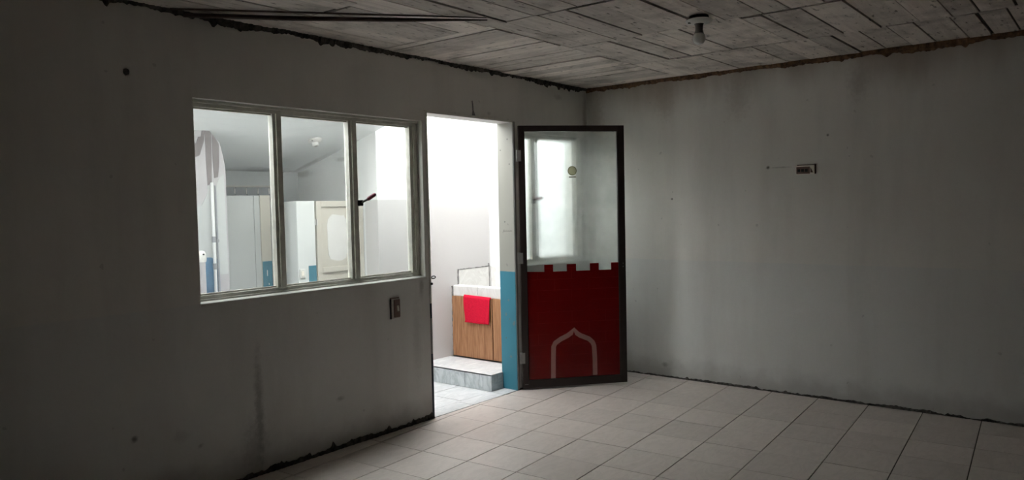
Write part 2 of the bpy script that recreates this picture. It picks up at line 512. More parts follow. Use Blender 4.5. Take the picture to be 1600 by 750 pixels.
wl = wall_with_holes('wall_left', [W1, DR, W2], X0-T, T, H+0.25, 0, T, 'wall_a')
tag(wl, 'dingy white wall with the three-pane window and the doorway', 'wall', kind='structure')
wr = MB().box(0, T, Y0-T, 0, 0, H+0.25).build('wall_right', 'wall_b')
tag(wr, 'plain stained white wall with the brown outlet, right of the corner', 'wall', kind='structure')
o = MB().box(X0-T, X0, Y0-T, 0, 0, H+0.25).build('wall_near', 'wall_plain')
tag(o, 'white wall behind the viewer, outside the picture', 'wall', kind='structure')
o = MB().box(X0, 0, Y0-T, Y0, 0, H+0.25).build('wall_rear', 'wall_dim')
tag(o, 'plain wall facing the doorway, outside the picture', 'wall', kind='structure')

# floor: tiles laid about four degrees out of square with the walls
fl = MB().box(X0-T, T, Y0-T, T, -0.12, -0.004).build('floor', 'grout')
tag(fl, 'beige ceramic tile floor of the dim empty room', 'floor', kind='structure')
TH, OX, OY, TP = math.radians(3.9242), -1.8364, -0.0541, 0.333
ct, st_ = math.cos(TH), math.sin(TH)
rest = MB()
for a in range(-3, 20):
    for b in range(-20, 9):
        ga, gb = 0.0030, 0.0017      # joints running along the window wall are the wider ones
        loc = [((b+s0)*TP + s1, (a+s2)*TP + s3) for s0, s1, s2, s3 in ((0, gb, 0, ga), (1, -gb, 0, ga), (1, -gb, 1, -ga), (0, gb, 1, -ga))]
        poly = clip([(OX + ct*p + st_*q, OY + st_*p - ct*q) for p, q in loc], X0, 0.0, Y0, 0.0)
        if len(poly) < 3 or area(poly) < 4e-4:
            continue
        cx, cy = sum(p[0] for p in poly)/len(poly), sum(p[1] for p in poly)/len(poly)
        top = rnd.uniform(-0.0008, 0.0008)
        m = MB().prism(poly, 2, -0.010, top)
        if any(in_view(p[0], p[1], 0, 40, 40) for p in poly) or in_view(cx, cy, 0):
            m.build('tile', 'tile_room', fl)
        else:
            k = len(rest.v)
            rest.v += m.v
            rest.f += [tuple(i+k for i in f) for f in m.f]
tag(rest.build('tile_field', 'tile_room', fl), kind='stuff')
# threshold strip under the doorway: three cut marble pieces
for x0, x1, y0, y1 in ((-1.945, -1.545, 0.004, 0.146), (-1.541, -1.19, 0.004, 0.146), (-1.186, -1.03, 0.004, 0.146)):
    MB().box(x0, x1, y0, y1, -0.01, 0.0015).build('tile', 'tile_marble', fl)

# ceiling: bare slab with the print of its formwork boards
ce = MB().box(X0-T, T, Y0-T, 0.0, H+0.006, H+0.25).build('ceiling', 'slab_gap')
tag(ce, 'bare grey concrete ceiling marked by rough formwork boards', 'ceiling', kind='structure')
restx = MB()


def board(x0, x1, y0, y1, mat):
    x0, x1, y0, y1 = max(x0, X0), min(x1, 0), max(y0, Y0), min(y1, 0)
    if x1-x0 < 0.03 or y1-y0 < 0.02:
        return
    g = rnd.choice((0.0012, 0.0025, 0.0045, 0.0075))
    h = rnd.choice((0.0015, 0.003, 0.0045))
    j = lambda: rnd.uniform(-0.0025, 0.0025)
    poly = [(x0+h+j(), y0+g+j()*0.6), (x1-h+j(), y0+g+j()*0.6), (x1-h+j(), y1-g+j()*0.6), (x0+h+j(), y1-g+j()*0.6)]
    m = MB().prism(poly, 2, H + rnd.uniform(-0.006, 0.003), H+0.02)
    tl = rnd.uniform(-0.002, 0.002)
    m.v = [(x, y, z + (tl if i in (0, 1) else 0)) for i, (x, y, z) in enumerate(m.v)]
    if any(in_view(p[0], p[1], H, 60, 40) for p in poly) or in_view((x0+x1)/2, (y0+y1)/2, H):
        m.build('board', mat, ce)
    else:
        k = len(restx.v)
        restx.v += m.v
        restx.f += [tuple(i+k for i in f) for f in m.f]


cols = [0.0] + [-0.71-0.80*i for i in range(0, 10)]
for ci, (xb, xa) in enumerate(zip(cols, cols[1:])):
    ytop = -0.87 if xb > -2.2 else 0.0
    y = ytop
    while y > Y0:
        wd = rnd.uniform(0.115, 0.21)
        s1, s2 = rnd.uniform(-0.03, 0.03), rnd.uniform(-0.03, 0.03)
        board(xa+(s1 if y < ytop else 0)*0.6, xb+0.0, y-wd, y, 'board_x')
        y -= wd
x = 0.0
while x > -2.31+0.001:
    wd = rnd.uniform(0.11, 0.18)
    xa = max(x-wd, -2.31)
    if xa + 2.31 < 0.05:
        xa = -2.31
    board(xa, x, -0.87, 0.0, 'board_y')
    x = xa
if restx.v:
    tag(restx.build('board_field', 'board_x', ce), kind='stuff')


# crumbled mortar seams where slab, walls and floor meet
def seam(name, p0, p1, up, out, wmin, wmax, mat, label, depth=0.006, step=0.010, seed=1, dense=1.0, tears=0.0):
    """ragged strip along p0-p1 that climbs `up` (+1/-1 in z) the wall by a wandering width; out = wall's normal"""
    r = random.Random(seed)
    p0, p1, out = Vector(p0), Vector(p1), Vector(out)
    n = int((p1-p0).length/step)
    lo, hi = [], []
    for i in range(n+1):
        p = p0.lerp(p1, i/n)
        x = i*step
        big = mnoise.noise(Vector((x*2.2*dense, seed*3.7, 0)))
        mid = mnoise.noise(Vector((x*11*dense, seed*1.9, 4)))
        fin = mnoise.noise(Vector((x*55, seed*2.3, 9)))
        w = wmin + (wmax-wmin)*max(0.0, 0.42 + 0.75*big + 0.45*mid + 0.35*fin)
        w += tears*wmax*max(0.0, mnoise.noise(Vector((x*23, seed*7.1, 2)))-0.25)*3
        lo.append(p)
        hi.append(p + Vector((0, 0, up*w)))
    m = MB()
    for i in range(n+1):
        d = depth*r.uniform(0.5, 1.4)
        m.v += [tuple(lo[i]), tuple(lo[i]+out*d*1.6), tuple(hi[i]+out*d*0.4), tuple(hi[i])]
    for i in range(n):
        a, b = 4*i, 4*i+4
        for k in range(4):
            k2 = (k+1) % 4
            m.f.append((a+k, a+k2, b+k2, b+k))
    m.f += [(3, 2, 1, 0), (4*n, 4*n+1, 4*n+2, 4*n+3)]
    return tag(m.build(name, mat), label, 'mortar seam', kind='structure')


seam('trim_1', (-4.9, 0, H-0.001), (0, 0, H-0.001), -1, (0, -1, 0), 0.013, 0.044, 'soot',
     'crumbled black mortar seam between the window wall and the ceiling', seed=3, tears=0.4, depth=0.012)
seam('trim_2', (0, 0, H-0.001), (0, -5.5, H-0.001), -1, (-1, 0, 0), 0.026, 0.052, 'rust',
     'crumbled brown mortar seam between the outlet wall and the ceiling', seed=5, tears=0.3)
seam('trim_3', (-5.2, 0, 0.0015), (-1.945, 0, 0.0015), 1, (0, -1, 0), 0.004, 0.038, 'soot',
     'black chipped seam along the floor under the window', seed=8, tears=0.8)
seam('trim_4', (0, -0.02, 0.0015), (0, -5.5, 0.0015), 1, (-1, 0, 0), 0.003, 0.020, 'soot',
     'black chipped seam along the floor under the outlet wall', seed=11, tears=0.6)
seam('trim_5', (-1.03, 0, 0.0015), (0, 0, 0.0015), 1, (0, -1, 0), 0.003, 0.018, 'soot',
     'thin black seam along the floor behind the open glass door', seed=12)

# doorway lining: painted reveal, metal edge strips, pale lintel
MB().box(-1.034, -1.030, 0.000, T, 0.0, 2.06).build('jamb_panel', 'jamb', wl)
for z, yy in ((1.85, 0.12), (1.74, 0.035), (1.30, 0.09), (0.55, 0.06), (0.40, 0.10), (1.93, 0.05)):
    MB().prism([(yy + 0.005*math.cos(k), z + 0.006*math.sin(k)) for k in (0, 1.1, 2.1, 3.3, 4.4, 5.4)], 0, -1.0352, -1.0338).build('chip', 'ink', wl)
# pencil scribble on the jamb
sc = MB()
for i in range(9):
    yy = 0.022 + i*0.0085
    dz = 0.006 + 0.005*math.sin(i*2.3)
    sc.tube([(-1.0345, yy, 1.226), (-1.0345, yy+0.004, 1.226+dz), (-1.0345, yy+0.0085, 1.226)], 0.0009, 5)
sc.tube([(-1.0345, 0.112, 1.214), (-1.0345, 0.100, 1.240), (-1.0345, 0.096, 1.222)], 0.0011, 5)
sc.build('pencil_scribble', 'ink', wl)
MB().box(-1.945, -1.03, 0.0, T, 2.053, 2.06).build('lintel_lining', 'sill', wl)
MB().box(-1.965, -1.022, -0.006, 0.0, 2.060, 2.068).build('lintel_strip', 'frame_metal', wl, 0.001)
MB().box(-1.030, -1.008, -0.006, 0.004, 0.0, 2.06).build('frame_strip', 'strip_metal', wl, 0.001)
for za, zb, ms in ((0.0, 0.44, 'edge_blue'), (0.44, 0.68, 'strip_metal'), (0.68, 0.78, 'edge_blue'), (0.78, 2.06, 'frame_metal')):
    MB().box(-1.956, -1.941, -0.005, 0.03, za, zb).build('edge_strip', ms, wl, 0.001)
cr = MB().prism([(-1.487, 2.170), (-1.478, 2.176), (-1.474, 2.150), (-1.470, 2.11), (-1.452, 2.072), (-1.487, 2.072), (-1.479, 2.11), (-1.483, 2.15)], 1, -0.0018, 0.0)
cr.build('plaster_crack', 'mortar', wl)
MB().prism([(-3.887 + 0.014*math.cos(k*0.785)*(1+0.2*(k % 2)), 2.083 + 0.015*math.sin(k*0.785)) for k in range(8)], 1, -0.0018, 0.0).build('nail_hole', 'soot', wl)


# ------------------------------------------------------------------ windows in the left wall
def window(name, x0, x1, z0, z1, stile_l, stile_r, mulls, label, latch):
    w = empty(name, ((x0+x1)/2, 0.07, z0))
    tag(w, label, 'window', kind='structure')
    ya, yb = 0.050, 0.092
    # head, foot, side members: a flat bar with a raised bead in front
    def bar(nm, a, b, c, d, bead=None):
        m = MB().box(a, b, ya, yb, c, d)
        if bead:
            m.box(*bead)
        return m.build(nm, 'frame_metal', w, 0.0015)
    bar('head_rail', x0, x1, z1-0.036, z1, (x0, x1, ya-0.014, ya, z1-0.016, z1-0.002))
    bar('foot_rail', x0, x1, z0+0.004, z0+0.032, (x0, x1, ya-0.012, ya, z0+0.004, z0+0.014))
    bar('stile', x0, x0+stile_l, z0+0.032, z1-0.036)
    bar('stile', x1-stile_r, x1, z0+0.032, z1-0.036, (x1-stile_r*0.62, x1-stile_r*0.38, ya-0.010, ya, z0+0.032, z1-0.036))
    for a, b in mulls:
        bar('mullion', a, b, z0+0.032, z1-0.036, (a+(b-a)*0.30, b-(b-a)*0.12, ya-0.012, ya, z0+0.032, z1-0.036))
    edges = [x0+stile_l] + [e for ab in mulls for e in ab] + [x1-stile_r]
    for a, b in zip(edges[::2], edges[1::2]):
        p = MB().box(a, b, 0.078, 0.082, z0+0.032, z1-0.036).build('pane', 'glass', w)
        # thin putty beads hold each pane
        MB().box(a, b, 0.064, 0.078, z0+0.032, z0+0.041).build('glazing_bead', 'frame_metal', p)
        MB().box(a, b, 0.064, 0.078, z1-0.045, z1-0.036).build('glazing_bead', 'frame_metal', p)
    # sloping plaster sill on the room side
    MB().prism([(-0.008, z0-0.016), (0.05, z0-0.002), (0.05, z0+0.006), (-0.008, z0-0.002)], 0, x0-0.004, x1+0.004).build('sill', 'sill', w)
    for lx, lz, dx, dz in latch:
        a = MB().box(lx-0.014, lx+0.014, ya-0.034, ya-0.010, lz-0.020, lz+0.016)
        la = a.build('latch', 'black_metal', w, 0.004)
        arm = MB().tube([(lx, ya-0.030, lz), (lx+dx*0.45, ya-0.036, lz+dz*0.40)], 0.007, 8)
        arm.build('latch_arm', 'strip_metal', la, smooth=True)
        gr = MB().tube([(lx+dx*0.40, ya-0.036, lz+dz*0.34), (lx+dx*0.5, ya-0.037, lz+dz*0.46), (lx+dx*0.93, ya-0.039, lz+dz*0.94), (lx+dx, ya-0.039, lz+dz)], 0.012, 10,
                       [0.009, 0.0125, 0.0125, 0.006])
        tag(gr.build('latch_grip', 'red_grip', la, smooth=True), 'dark red rubber grip')
    return w


window('window_1', *W1, 0.03, 0.065, [(-3.085, -3.030), (-2.560, -2.500)],
       'three-pane window in a dull grey metal frame left of the doorway', [(-2.500, 1.462, 0.108, 0.052)])
window('window_2', *W2, 0.03, 0.065, [(-0.742, -0.660)],
       'smaller two-pane window behind the open glass door', [(-0.748, 1.455, 0.09, 0.03)])

# ------------------------------------------------------------------ the open glass door
dr = empty('door_1', (-1.0, -0.022, 0.0), math.radians(-40.83))
tag(dr, 'open glass door with dark frame, lower half painted as a red castle', 'door', kind='structure')
L, ZB, ZT, HT = 0.842, 0.014, 2.028, 0.017
SW, FW = 0.048, 0.050


def dpart(name, m, mat, bevel=0.0, smooth=False, parent=None):
    return m.build(name, mat, parent or dr, bevel, smooth, local=True)


dpart('stile', MB().box(0.004, SW, -HT, HT, ZB, ZT), 'dark_frame', 0.002)
dpart('stile', MB().box(L-FW, L, -HT, HT, ZB, ZT), 'dark_frame', 0.002)
dpart('top_rail', MB().box(SW, L-FW, -HT, HT, ZT-0.045, ZT), 'dark_frame', 0.002)
br_ = dpart('bottom_rail', MB().box(SW, L-FW, -HT, HT, ZB, ZB+0.062), 'dark_frame', 0.002)
gp = dpart('glass_pane', MB().box(SW-0.004, L-FW+0.004, -0.002, 0.002, ZB+0.05, ZT-0.035), 'door_glass')
dpart('bead', MB().box(SW, SW+0.006, -0.012, 0.012, ZB+0.062, ZT-0.045), 'dark_frame')
dpart('bead', MB().box(L-FW-0.006, L-FW, -0.012, 0.012, ZB+0.062, ZT-0.045), 'dark_frame')
# red paint with battlements; the arch is left as a paler line
MERL = [(0.190, 0.260), (0.368, 0.443), (0.554, 0.626), (0.726, L-FW)]
out = [(SW, ZB+0.055), (L-FW, ZB+0.055)]
zc, zm = 0.908, 0.963
top = [(SW, zc+0.006)]
for a, b in MERL:
    top += [(a, zc), (a, zm), (b, zm), (b, zc)]
top[-1] = (L-FW, zm)
pts = out + list(reversed(top[:-1] + [(L-FW, zm)]))
clean = []
for p in pts:
    if not clean or (abs(p[0]-clean[-1][0]) + abs(p[1]-clean[-1][1])) > 1e-6:
        clean.append(p)
rf = dpart('red_paint', MB().prism(clean, 1, -0.0036, -0.0022), 'red_film', parent=dr)
tag(rf, 'red painted castle wall with battlements')
for a, b in MERL:
    dpart('merlon', MB().box(a, b, -0.0046, -0.0036, zc-0.022, zm), 'red_film', parent=rf)
dpart('paint_line', MB().box(SW, L-FW, -0.0044, -0.0036, zc-0.026, zc-0.022), 'red_film', parent=rf)
arch = [(0.246, 0.074), (0.249, 0.234), (0.252, 0.325), (0.266, 0.352), (0.308, 0.380), (0.365, 0.405), (0.395, 0.425), (0.418, 0.452)]
arch2 = [(0.418, 0.452), (0.440, 0.420), (0.468, 0.401), (0.535, 0.372), (0.564, 0.345), (0.577, 0.315), (0.582, 0.214), (0.582, 0.084)]
line = arch + arch2[1:]
lft, rgt = [], []
for i, p in enumerate(line):
    a, b = Vector(line[max(i-1, 0)]), Vector(line[min(i+1, len(line)-1)])
    t = (b-a).normalized()
    nn = Vector((-t.y, t.x))
    hw = 0.0185 if i not in (7,) else 0.014
    lft.append(tuple(Vector(p)+nn*hw))
    rgt.append(tuple(Vector(p)-nn*hw))
am = MB()
for i in range(len(line)-1):
    am.prism([lft[i], rgt[i], rgt[i+1], lft[i+1]], 1, -0.0052, -0.0036)
tag(dpart('arch_line', am, 'arch_film', parent=rf), 'pale pink pointed arch outline')
# round sticker with a ring and a short line of print under it
CIR = lambda q, k: (0.425+q*math.cos(k*math.pi/14), 1.682+q*math.sin(k*math.pi/14))
stk = dpart('sticker', MB().prism([CIR(0.036, k) for k in range(28)], 1, -0.0034, -0.0024), 'sticker')
rg = MB()
for k in range(28):
    rg.prism([CIR(0.036, k), CIR(0.036, k+1), CIR(0.030, k+1), CIR(0.030, k)], 1, -0.0044, -0.0036)
dpart('sticker_ring', rg, 'sticker_ring', parent=stk)
dpart('sticker_print', MB().box(0.399, 0.455, -0.0040, -0.0022, 1.630, 1.638), 'sticker_ring', parent=stk)
for z in (1.80, 1.02, 0.25):
    dpart('hinge', MB().tube([(-0.006, -0.012, z-0.045), (-0.006, -0.012, z+0.045)], 0.0085, 10).box(-0.012, 0.022, -0.021, -0.0172, z-0.042, z+0.042), 'strip_metal', 0, True)
dpart('scratch', MB().box(0.018, 0.046, -HT-0.0012, -HT, ZB+0.030, ZB+0.034), 'strip_metal')
dpart('screw', MB().tube([(L-0.022, -HT-0.002, 0.93), (L-0.022, -HT+0.002, 0.93)], 0.005, 8), 'strip_metal')
dpart('screw', MB().tube([(L-0.022, -HT-0.002, 0.955), (L-0.022, -HT+0.002, 0.955)], 0.004, 8), 'strip_metal')

# ------------------------------------------------------------------ fittings in the room
t = empty('door_latch_hook', (-1.935, 0.02, 0.93))
tag(t, 'small black hook eye on the left side of the doorway', 'latch')
ring = [(-1.915 + 0.020*math.cos(k*math.pi/8), 0.0, 0.953 + 0.0085*math.sin(k*math.pi/8)) for k in range(17)]
MB().tube(ring, 0.0035, 7).build('eye', 'black_metal', t, smooth=True)
MB().tube([(-1.950, 0.0, 0.953), (-1.934, 0.0, 0.953)], 0.0045, 8).build('shank', 'black_metal', t, smooth=True)
MB().tube([(-1.948, -0.004, 0.912), (-1.934, -0.010, 0.912)], 0.008, 8).build('stud', 'black_metal', t, smooth=True)

t = empty('light_switch', (-2.270, 0.0, 0.72))
tag(t, 'brown light switch plate on the wall below the window', 'light switch')
MB().box(-2.306, -2.232, -0.006, 0.0, 0.722, 0.850).build('wall_box', 'dim_plastic', t, 0.002)
MB().box(-2.312, -2.304, -0.009, 0.0, 0.720, 0.848).build('box_edge', 'black_metal', t, 0.001)
MB().box(-2.310, -2.238, -0.009, 0.0, 0.848, 0.856).build('box_edge', 'brown_plastic', t, 0.001)
pl = MB().box(-2.284, -2.234, -0.013, -0.006, 0.728, 0.842).build('plate', 'brown_plastic', t, 0.003)
MB().prism([(-0.013, 0.765), (-0.013, 0.806), (-0.018, 0.806), (-0.022, 0.768)], 0, -2.266, -2.251).build('rocker', 'ivory', pl)

t = empty('wall_outlet', (0.0, -1.847, 1.60))
tag(t, 'brown wall outlet on an ivory plate high on the right wall', 'outlet')
MB().box(-0.010, 0.0, -1.912, -1.782, 1.602, 1.666).build('plate', 'ivory', t, 0.003)
pl = MB().box(-0.013, -0.010, -1.880, -1.786, 1.606, 1.656).build('insert', 'brown_plastic', t, 0.003)
for y in (-1.856, -1.830, -1.804):
    MB().box(-0.016, -0.013, y-0.009, y+0.009, 1.620, 1.640).build('socket', 'black_metal', pl, 0.001)
MB().prism([(-1.902, 1.614), (-1.884, 1.614), (-1.884, 1.650)], 0, -0.013, -0.010).build('chipped_corner', 'brown_plastic', t)
MB().box(-0.012, 0.0, -1.919, -1.912, 1.604, 1.672).box(-0.012, 0.0, -1.912, -1.790, 1.666, 1.672).build('shadow_rim', 'brown_plastic', t)


def lathe(prof, cx, cy, seg=28):
    m = MB()
    for r_, z in prof:
        m.v += [(cx + r_*math.cos(2*math.pi*k/seg), cy + r_*math.sin(2*math.pi*k/seg), z) for k in range(seg)]
    for i in range(len(prof)-1):
        for k in range(seg):
            k2 = (k+1) % seg
            m.f.append((i*seg+k, i*seg+k2, (i+1)*seg+k2, (i+1)*seg+k))
    m.f.append(tuple(reversed(range(seg))))
    m.f.append(tuple((len(prof)-1)*seg+k for k in range(seg)))
    return m


LX, LY = -1.706, -1.832
t = empty('ceiling_lamp', (LX, LY, H))
tag(t, 'bare bulb in a white round lampholder on the concrete ceiling', 'ceiling lamp')
lathe([(0.050, H-0.001), (0.052, H-0.016), (0.046, H-0.020)], LX, LY).build('shadow_gap_disc', 'black_metal', t, smooth=True)  # black disc stands in for the shadowed gap between plate and ceiling
lathe([(0.030, H-0.018), (0.066, H-0.020), (0.072, H-0.026), (0.066, H-0.034), (0.034, H-0.042)], LX, LY).build('base_plate', 'porcelain', t, smooth=True)
MB().tube([(LX-0.037, LY+0.037, H-0.040), (LX-0.037, LY+0.037, H-0.034)], 0.008, 8).build('screw', 'black_metal', t)
lathe([(0.026, H-0.040), (0.021, H-0.052), (0.020, H-0.075), (0.025, H-0.092), (0.024, H-0.096)], LX, LY).build('socket', 'socket', t, smooth=True)
lathe([(0.022, H-0.090), (0.030, H-0.100), (0.0345, H-0.114), (0.033, H-0.130), (0.024, H-0.144), (0.008, H-0.151)], LX, LY).build('bulb', 'bulb', t, smooth=True)

t = MB()
pp = [(-3.60, -0.004), (-3.20, -0.325), (-2.80, -0.70), (-2.49, -1.015)]
t.tube([(x, y, H-0.022) for x, y in pp], 0.012, 10, [0.011, 0.0125, 0.011, 0.003])
t = t.build('ceiling_conduit', 'conduit', smooth=True)
tag(t, 'thick dark brown conduit running across the ceiling above the window', 'conduit')
t = MB().tube([(x, y, H-0.012) for x, y in ((-3.68, -0.03), (-3.24, -0.40), (-2.84, -0.735), (-2.50, -1.018))], 0.0055, 8, [0.005, 0.005, 0.005, 0.002]).build('ceiling_wire', 'conduit', smooth=True)
tag(t, 'thin dark wire beside the thick conduit on the ceiling', 'wire')

# ------------------------------------------------------------------ the open court behind the wall
YD, XE, XF, XL, YBK = 0.93, -0.22, -1.575, -4.4, 1.95
HP = 2.80
o = MB().box(XF, 0.04, YD, YD+T, 0, HP).build('wall_court_back', 'patio_white')
wd_ = tag(o, 'bright white court wall with grey lower half, seen through the doorway', 'wall', kind='structure')
XEQ = lambda y: -0.235 + (YD-y)*0.147      # this wall runs a little out of square
o = MB().prism([(XEQ(T), T), (0.04, T), (0.04, YD), (XEQ(YD), YD)], 2, 0, HP).build('wall_court_right', 'patio_side')
we_ = tag(o, 'white court wall above the washbasin, by the blue jamb', 'wall', kind='structure')
o = MB().box(XF, XF+T, YD+T, YBK, 0, 2.2).build('wall_court_recess', 'patio_shade')
tag(o, 'shaded white wall above the stall door, right side of the recess', 'wall', kind='structure')
o = MB().box(XL, XF+T, YBK, YBK+T, 0, 2.2).build('wall_court_far', 'patio_back')
wf_ = tag(o, 'grey far wall of the recess under the sloping ceiling', 'wall', kind='structure')
o = MB().box(XL-T, XL, T, YBK+T, 0, HP).build('wall_court_left', 'patio_side')
tag(o, 'white end wall of the court, hidden beyond the window', 'wall', kind='structure')
# sloping slab over the recess
ZC = lambda y: 2.275-0.27*y
ys = 0.68
o = MB().prism([(ys, ZC(ys)), (YBK+T, ZC(YBK+T)), (YBK+T, ZC(YBK+T)+0.10), (ys, ZC(ys)+0.10)], 0, XL, XF+0.002).build('ceiling_court', 'patio_ceiling')
tag(o, 'sloping white ceiling seen through the window', 'ceiling', kind='structure')

# court floor tiles and the marble step
fc = MB().box(XL-T, XE+T, T, YBK+T, -0.12, -0.004).build('floor_court', 'grout_light')
tag(fc, 'white marble tile floor of the court beyond the doorway', 'floor', kind='structure')
SX, SH = -1.175, 0.128
x = SX
while x > XL:
    y = T
    while y < YBK:
        xa, yb = max(x-0.333, XL), min(y+0.333, YBK)
        if yb-y > 0.02 and x-xa > 0.02 and not (xa > XF and y > YD):
            if x > XF and yb > YD:
                yb = YD
            MB().box(xa+0.0025, x-0.0025, y+0.0025, yb-0.0025, -0.01, rnd.uniform(-0.0006, 0.0006)).build('tile', 'tile_marble', fc)
        y += 0.333
    x -= 0.333
sp = MB().box(SX+0.008, XEQ(T), T, YD, -0.004, SH-0.008).build('floor_step', 'grout_light')
tag(sp, 'white marble step with grey riser below the washbasin', 'step', kind='structure')
yj = [YD, 0.750, 0.417, 0.150]
for a, b in zip(yj[1:], yj):
    MB().box(SX, SX+0.009, a+0.0018, b-0.0018, 0.0, SH-0.001).build('riser_tile', 'tile_riser', sp)
    MB().box(SX, -0.80, a+0.0010, b-0.0010, SH-0.009, SH).build('tread_tile', 'tile_marble', sp)

for a, b in ((SX, -1.093), (-1.089, -1.032)):
    MB().box(a, b, T-0.009, T, 0.002, SH).build('riser_tile', 'tile_riser', sp)

# washbasin counter: tiled trough with wood-look front panels
XC = -0.744
t = empty('wash_counter', ((XC+XE)/2, 0.54, SH))
tag(t, 'built-in washbasin with wood-grain front panels and pale tiled rim', 'washbasin')
XB = XEQ(YD)
m = MB().box(XC, XC+0.07, T, YD, SH, 0.733).box(XC+0.07, XB, T, YD, SH, 0.48).box(XC+0.07, XB, T, T+0.05, 0.48, 0.72)
MB().prism([(XB, T), (XEQ(T), T), (XB, YD)], 2, SH, 0.48).build('basin_ledge', 'tile_wash', we_)
m.build('body', 'tile_wash', t)
MB().box(XC-0.020, XC, 0.474, 0.924, SH+0.004, 0.650).build('front_panel', 'wood', t, 0.0015)
MB().box(XC-0.020, XC, T+0.004, 0.464, SH+0.004, 0.650).build('front_panel', 'wood', t, 0.0015)
MB().box(XC-0.008, XC, 0.464, 0.474, SH+0.004, 0.650).build('panel_gap', 'wood_gap', t)
for a, b in ((0.640, 0.928), (0.350, 0.637), (T, 0.347)):
    MB().box(XC-0.008, XC, a+0.001, b-0.001, 0.653, 0.737).build('rim_tile', 'tile_wash', t, 0.002)
    MB().box(XC+0.001, XC+0.078, a+0.001, b-0.001, 0.733, 0.741).build('rim_tile', 'tile_wash', t, 0.002)
MB().box(XC-0.012, XC, 0.923, 0.930, SH, 0.735).build('side_joint', 'grout', t)
# splash tiles on the two walls behind the basin, edged with dirty mortar
for x0, x1 in ((-0.676, -0.268), ):
    MB().box(x0, x1, YD-0.010, YD, 0.48, 0.868).build('splash_tile', 'tile_wash', wd_, 0.0015)
MB().box(-0.262, XEQ(YD), YD-0.010, YD, 0.48, 0.868).build('splash_tile', 'tile_wash', wd_, 0.0015)
for a, b in ((0.60, 0.918), (0.28, 0.597), (T, 0.277)):
    MB().prism([(XEQ(a)-0.010, a+0.001), (XEQ(a), a+0.001), (XEQ(b), b-0.001), (XEQ(b)-0.010, b-0.001)], 2, 0.48, 0.868).build('splash_tile', 'tile_wash', we_, 0.0015)


def mortar_line(p, q, w, nrm, parent, seed, mat='mortar'):
    r = random.Random(seed)
    p, q, nrm = Vector(p), Vector(q), Vector(nrm)
    d = (q-p).normalized()
    s = d.cross(nrm).normalized()
    n = max(4, int((q-p).length/0.02))
    m = MB()
    for i in range(n+1):
        c = p.lerp(q, i/n)
        a, b = w*r.uniform(0.15, 1.0), w*r.uniform(0.15, 1.0)
        m.v += [tuple(c+s*a), tuple(c-s*b), tuple(c-s*b+nrm*0.012), tuple(c+s*a+nrm*0.012)]
    for i in range(n):
        for k in range(4):
            k2 = (k+1) % 4
            m.f.append((4*i+k, 4*i+k2, 4*i+4+k2, 4*i+4+k))
    m.f += [(3, 2, 1, 0), (4*n, 4*n+1, 4*n+2, 4*n+3)]
    return m.build('mortar_line', mat, parent)


mortar_line((-0.680, YD, 0.74), (-0.680, YD, 0.872), 0.007, (0, -1, 0), wd_, 1)
mortar_line((-0.680, YD, 0.872), (-0.262, YD, 0.872), 0.005, (0, -1, 0), wd_, 2)
mortar_line((-0.265, YD, 0.50), (-0.265, YD, 0.900), 0.006, (0, -1, 0), wd_, 3)
mortar_line((-0.745, YD, 0.738), (-0.670, YD, 0.738), 0.006, (0, -1, 0), wd_, 4)
mortar_line((-0.757, YD, SH), (-0.757, YD, 0.735), 0.008, (0, -1, 0), wd_, 5)

# red towel folded over the top of the left front panel
NY, NZ = 26, 22
tw = MB()
y0t, y1t = 0.476, 0.772
prof = [(0.030, 0.600), (0.006, 0.652), (-0.004, 0.664), (-0.014, 0.667), (-0.024, 0.662)]
rows = [(XC-0.0235, 0.655), (XC-0.0238, 0.660), (XC-0.0250, 0.664), (XC-0.028, 0.662), (XC-0.030, 0.650)]
for i in range(1, NZ):
    rows.append((XC-0.031, 0.650 - (0.650-0.438)*i/(NZ-1)))
for i, (xx, zz) in enumerate(rows):
    f = i/(len(rows)-1)
    for k in range(NY+1):
        s = k/NY
        y = y1t + (y0t-y1t)*s
        y += (0.006*math.sin(f*5) - 0.012*f*(1-s))*(1 if s < 0.5 else 0.4) + (0.010*f if s > 0.9 else 0)
        wave = 0.0045*math.sin(s*7.5+0.6)*f + 0.0025*math.sin(s*19+f*3)*f + 0.006*f*max(0, s-0.85)*6
        dz = 0.003*math.sin(s*9+1)*f + (0.010*s - 0.005)*(1-f)*-1
        tw.v.append((xx-0.004-abs(wave)*1.2 - 0.003*f if i > 3 else xx, y, zz+dz))
for i in range(len(rows)-1):
    for k in range(NY):
        a = i*(NY+1)+k
        tw.f.append((a, a+1, a+NY+2, a+NY+1))
towel = tw.build('hand_towel', 'towel', smooth=True)
sol = towel.modifiers.new('thickness', 'SOLIDIFY')
sol.thickness = 0.005
sol.offset = 0
tag(towel, 'bright red hand towel hanging over the washbasin front', 'towel')
hem = MB().tube([(XC-0.040, y1t-0.012, 0.4405), (XC-0.041, 0.63, 0.4375), (XC-0.041, 0.50, 0.4395)], 0.004, 7)
hem.build('hem', 'towel', towel, smooth=True)

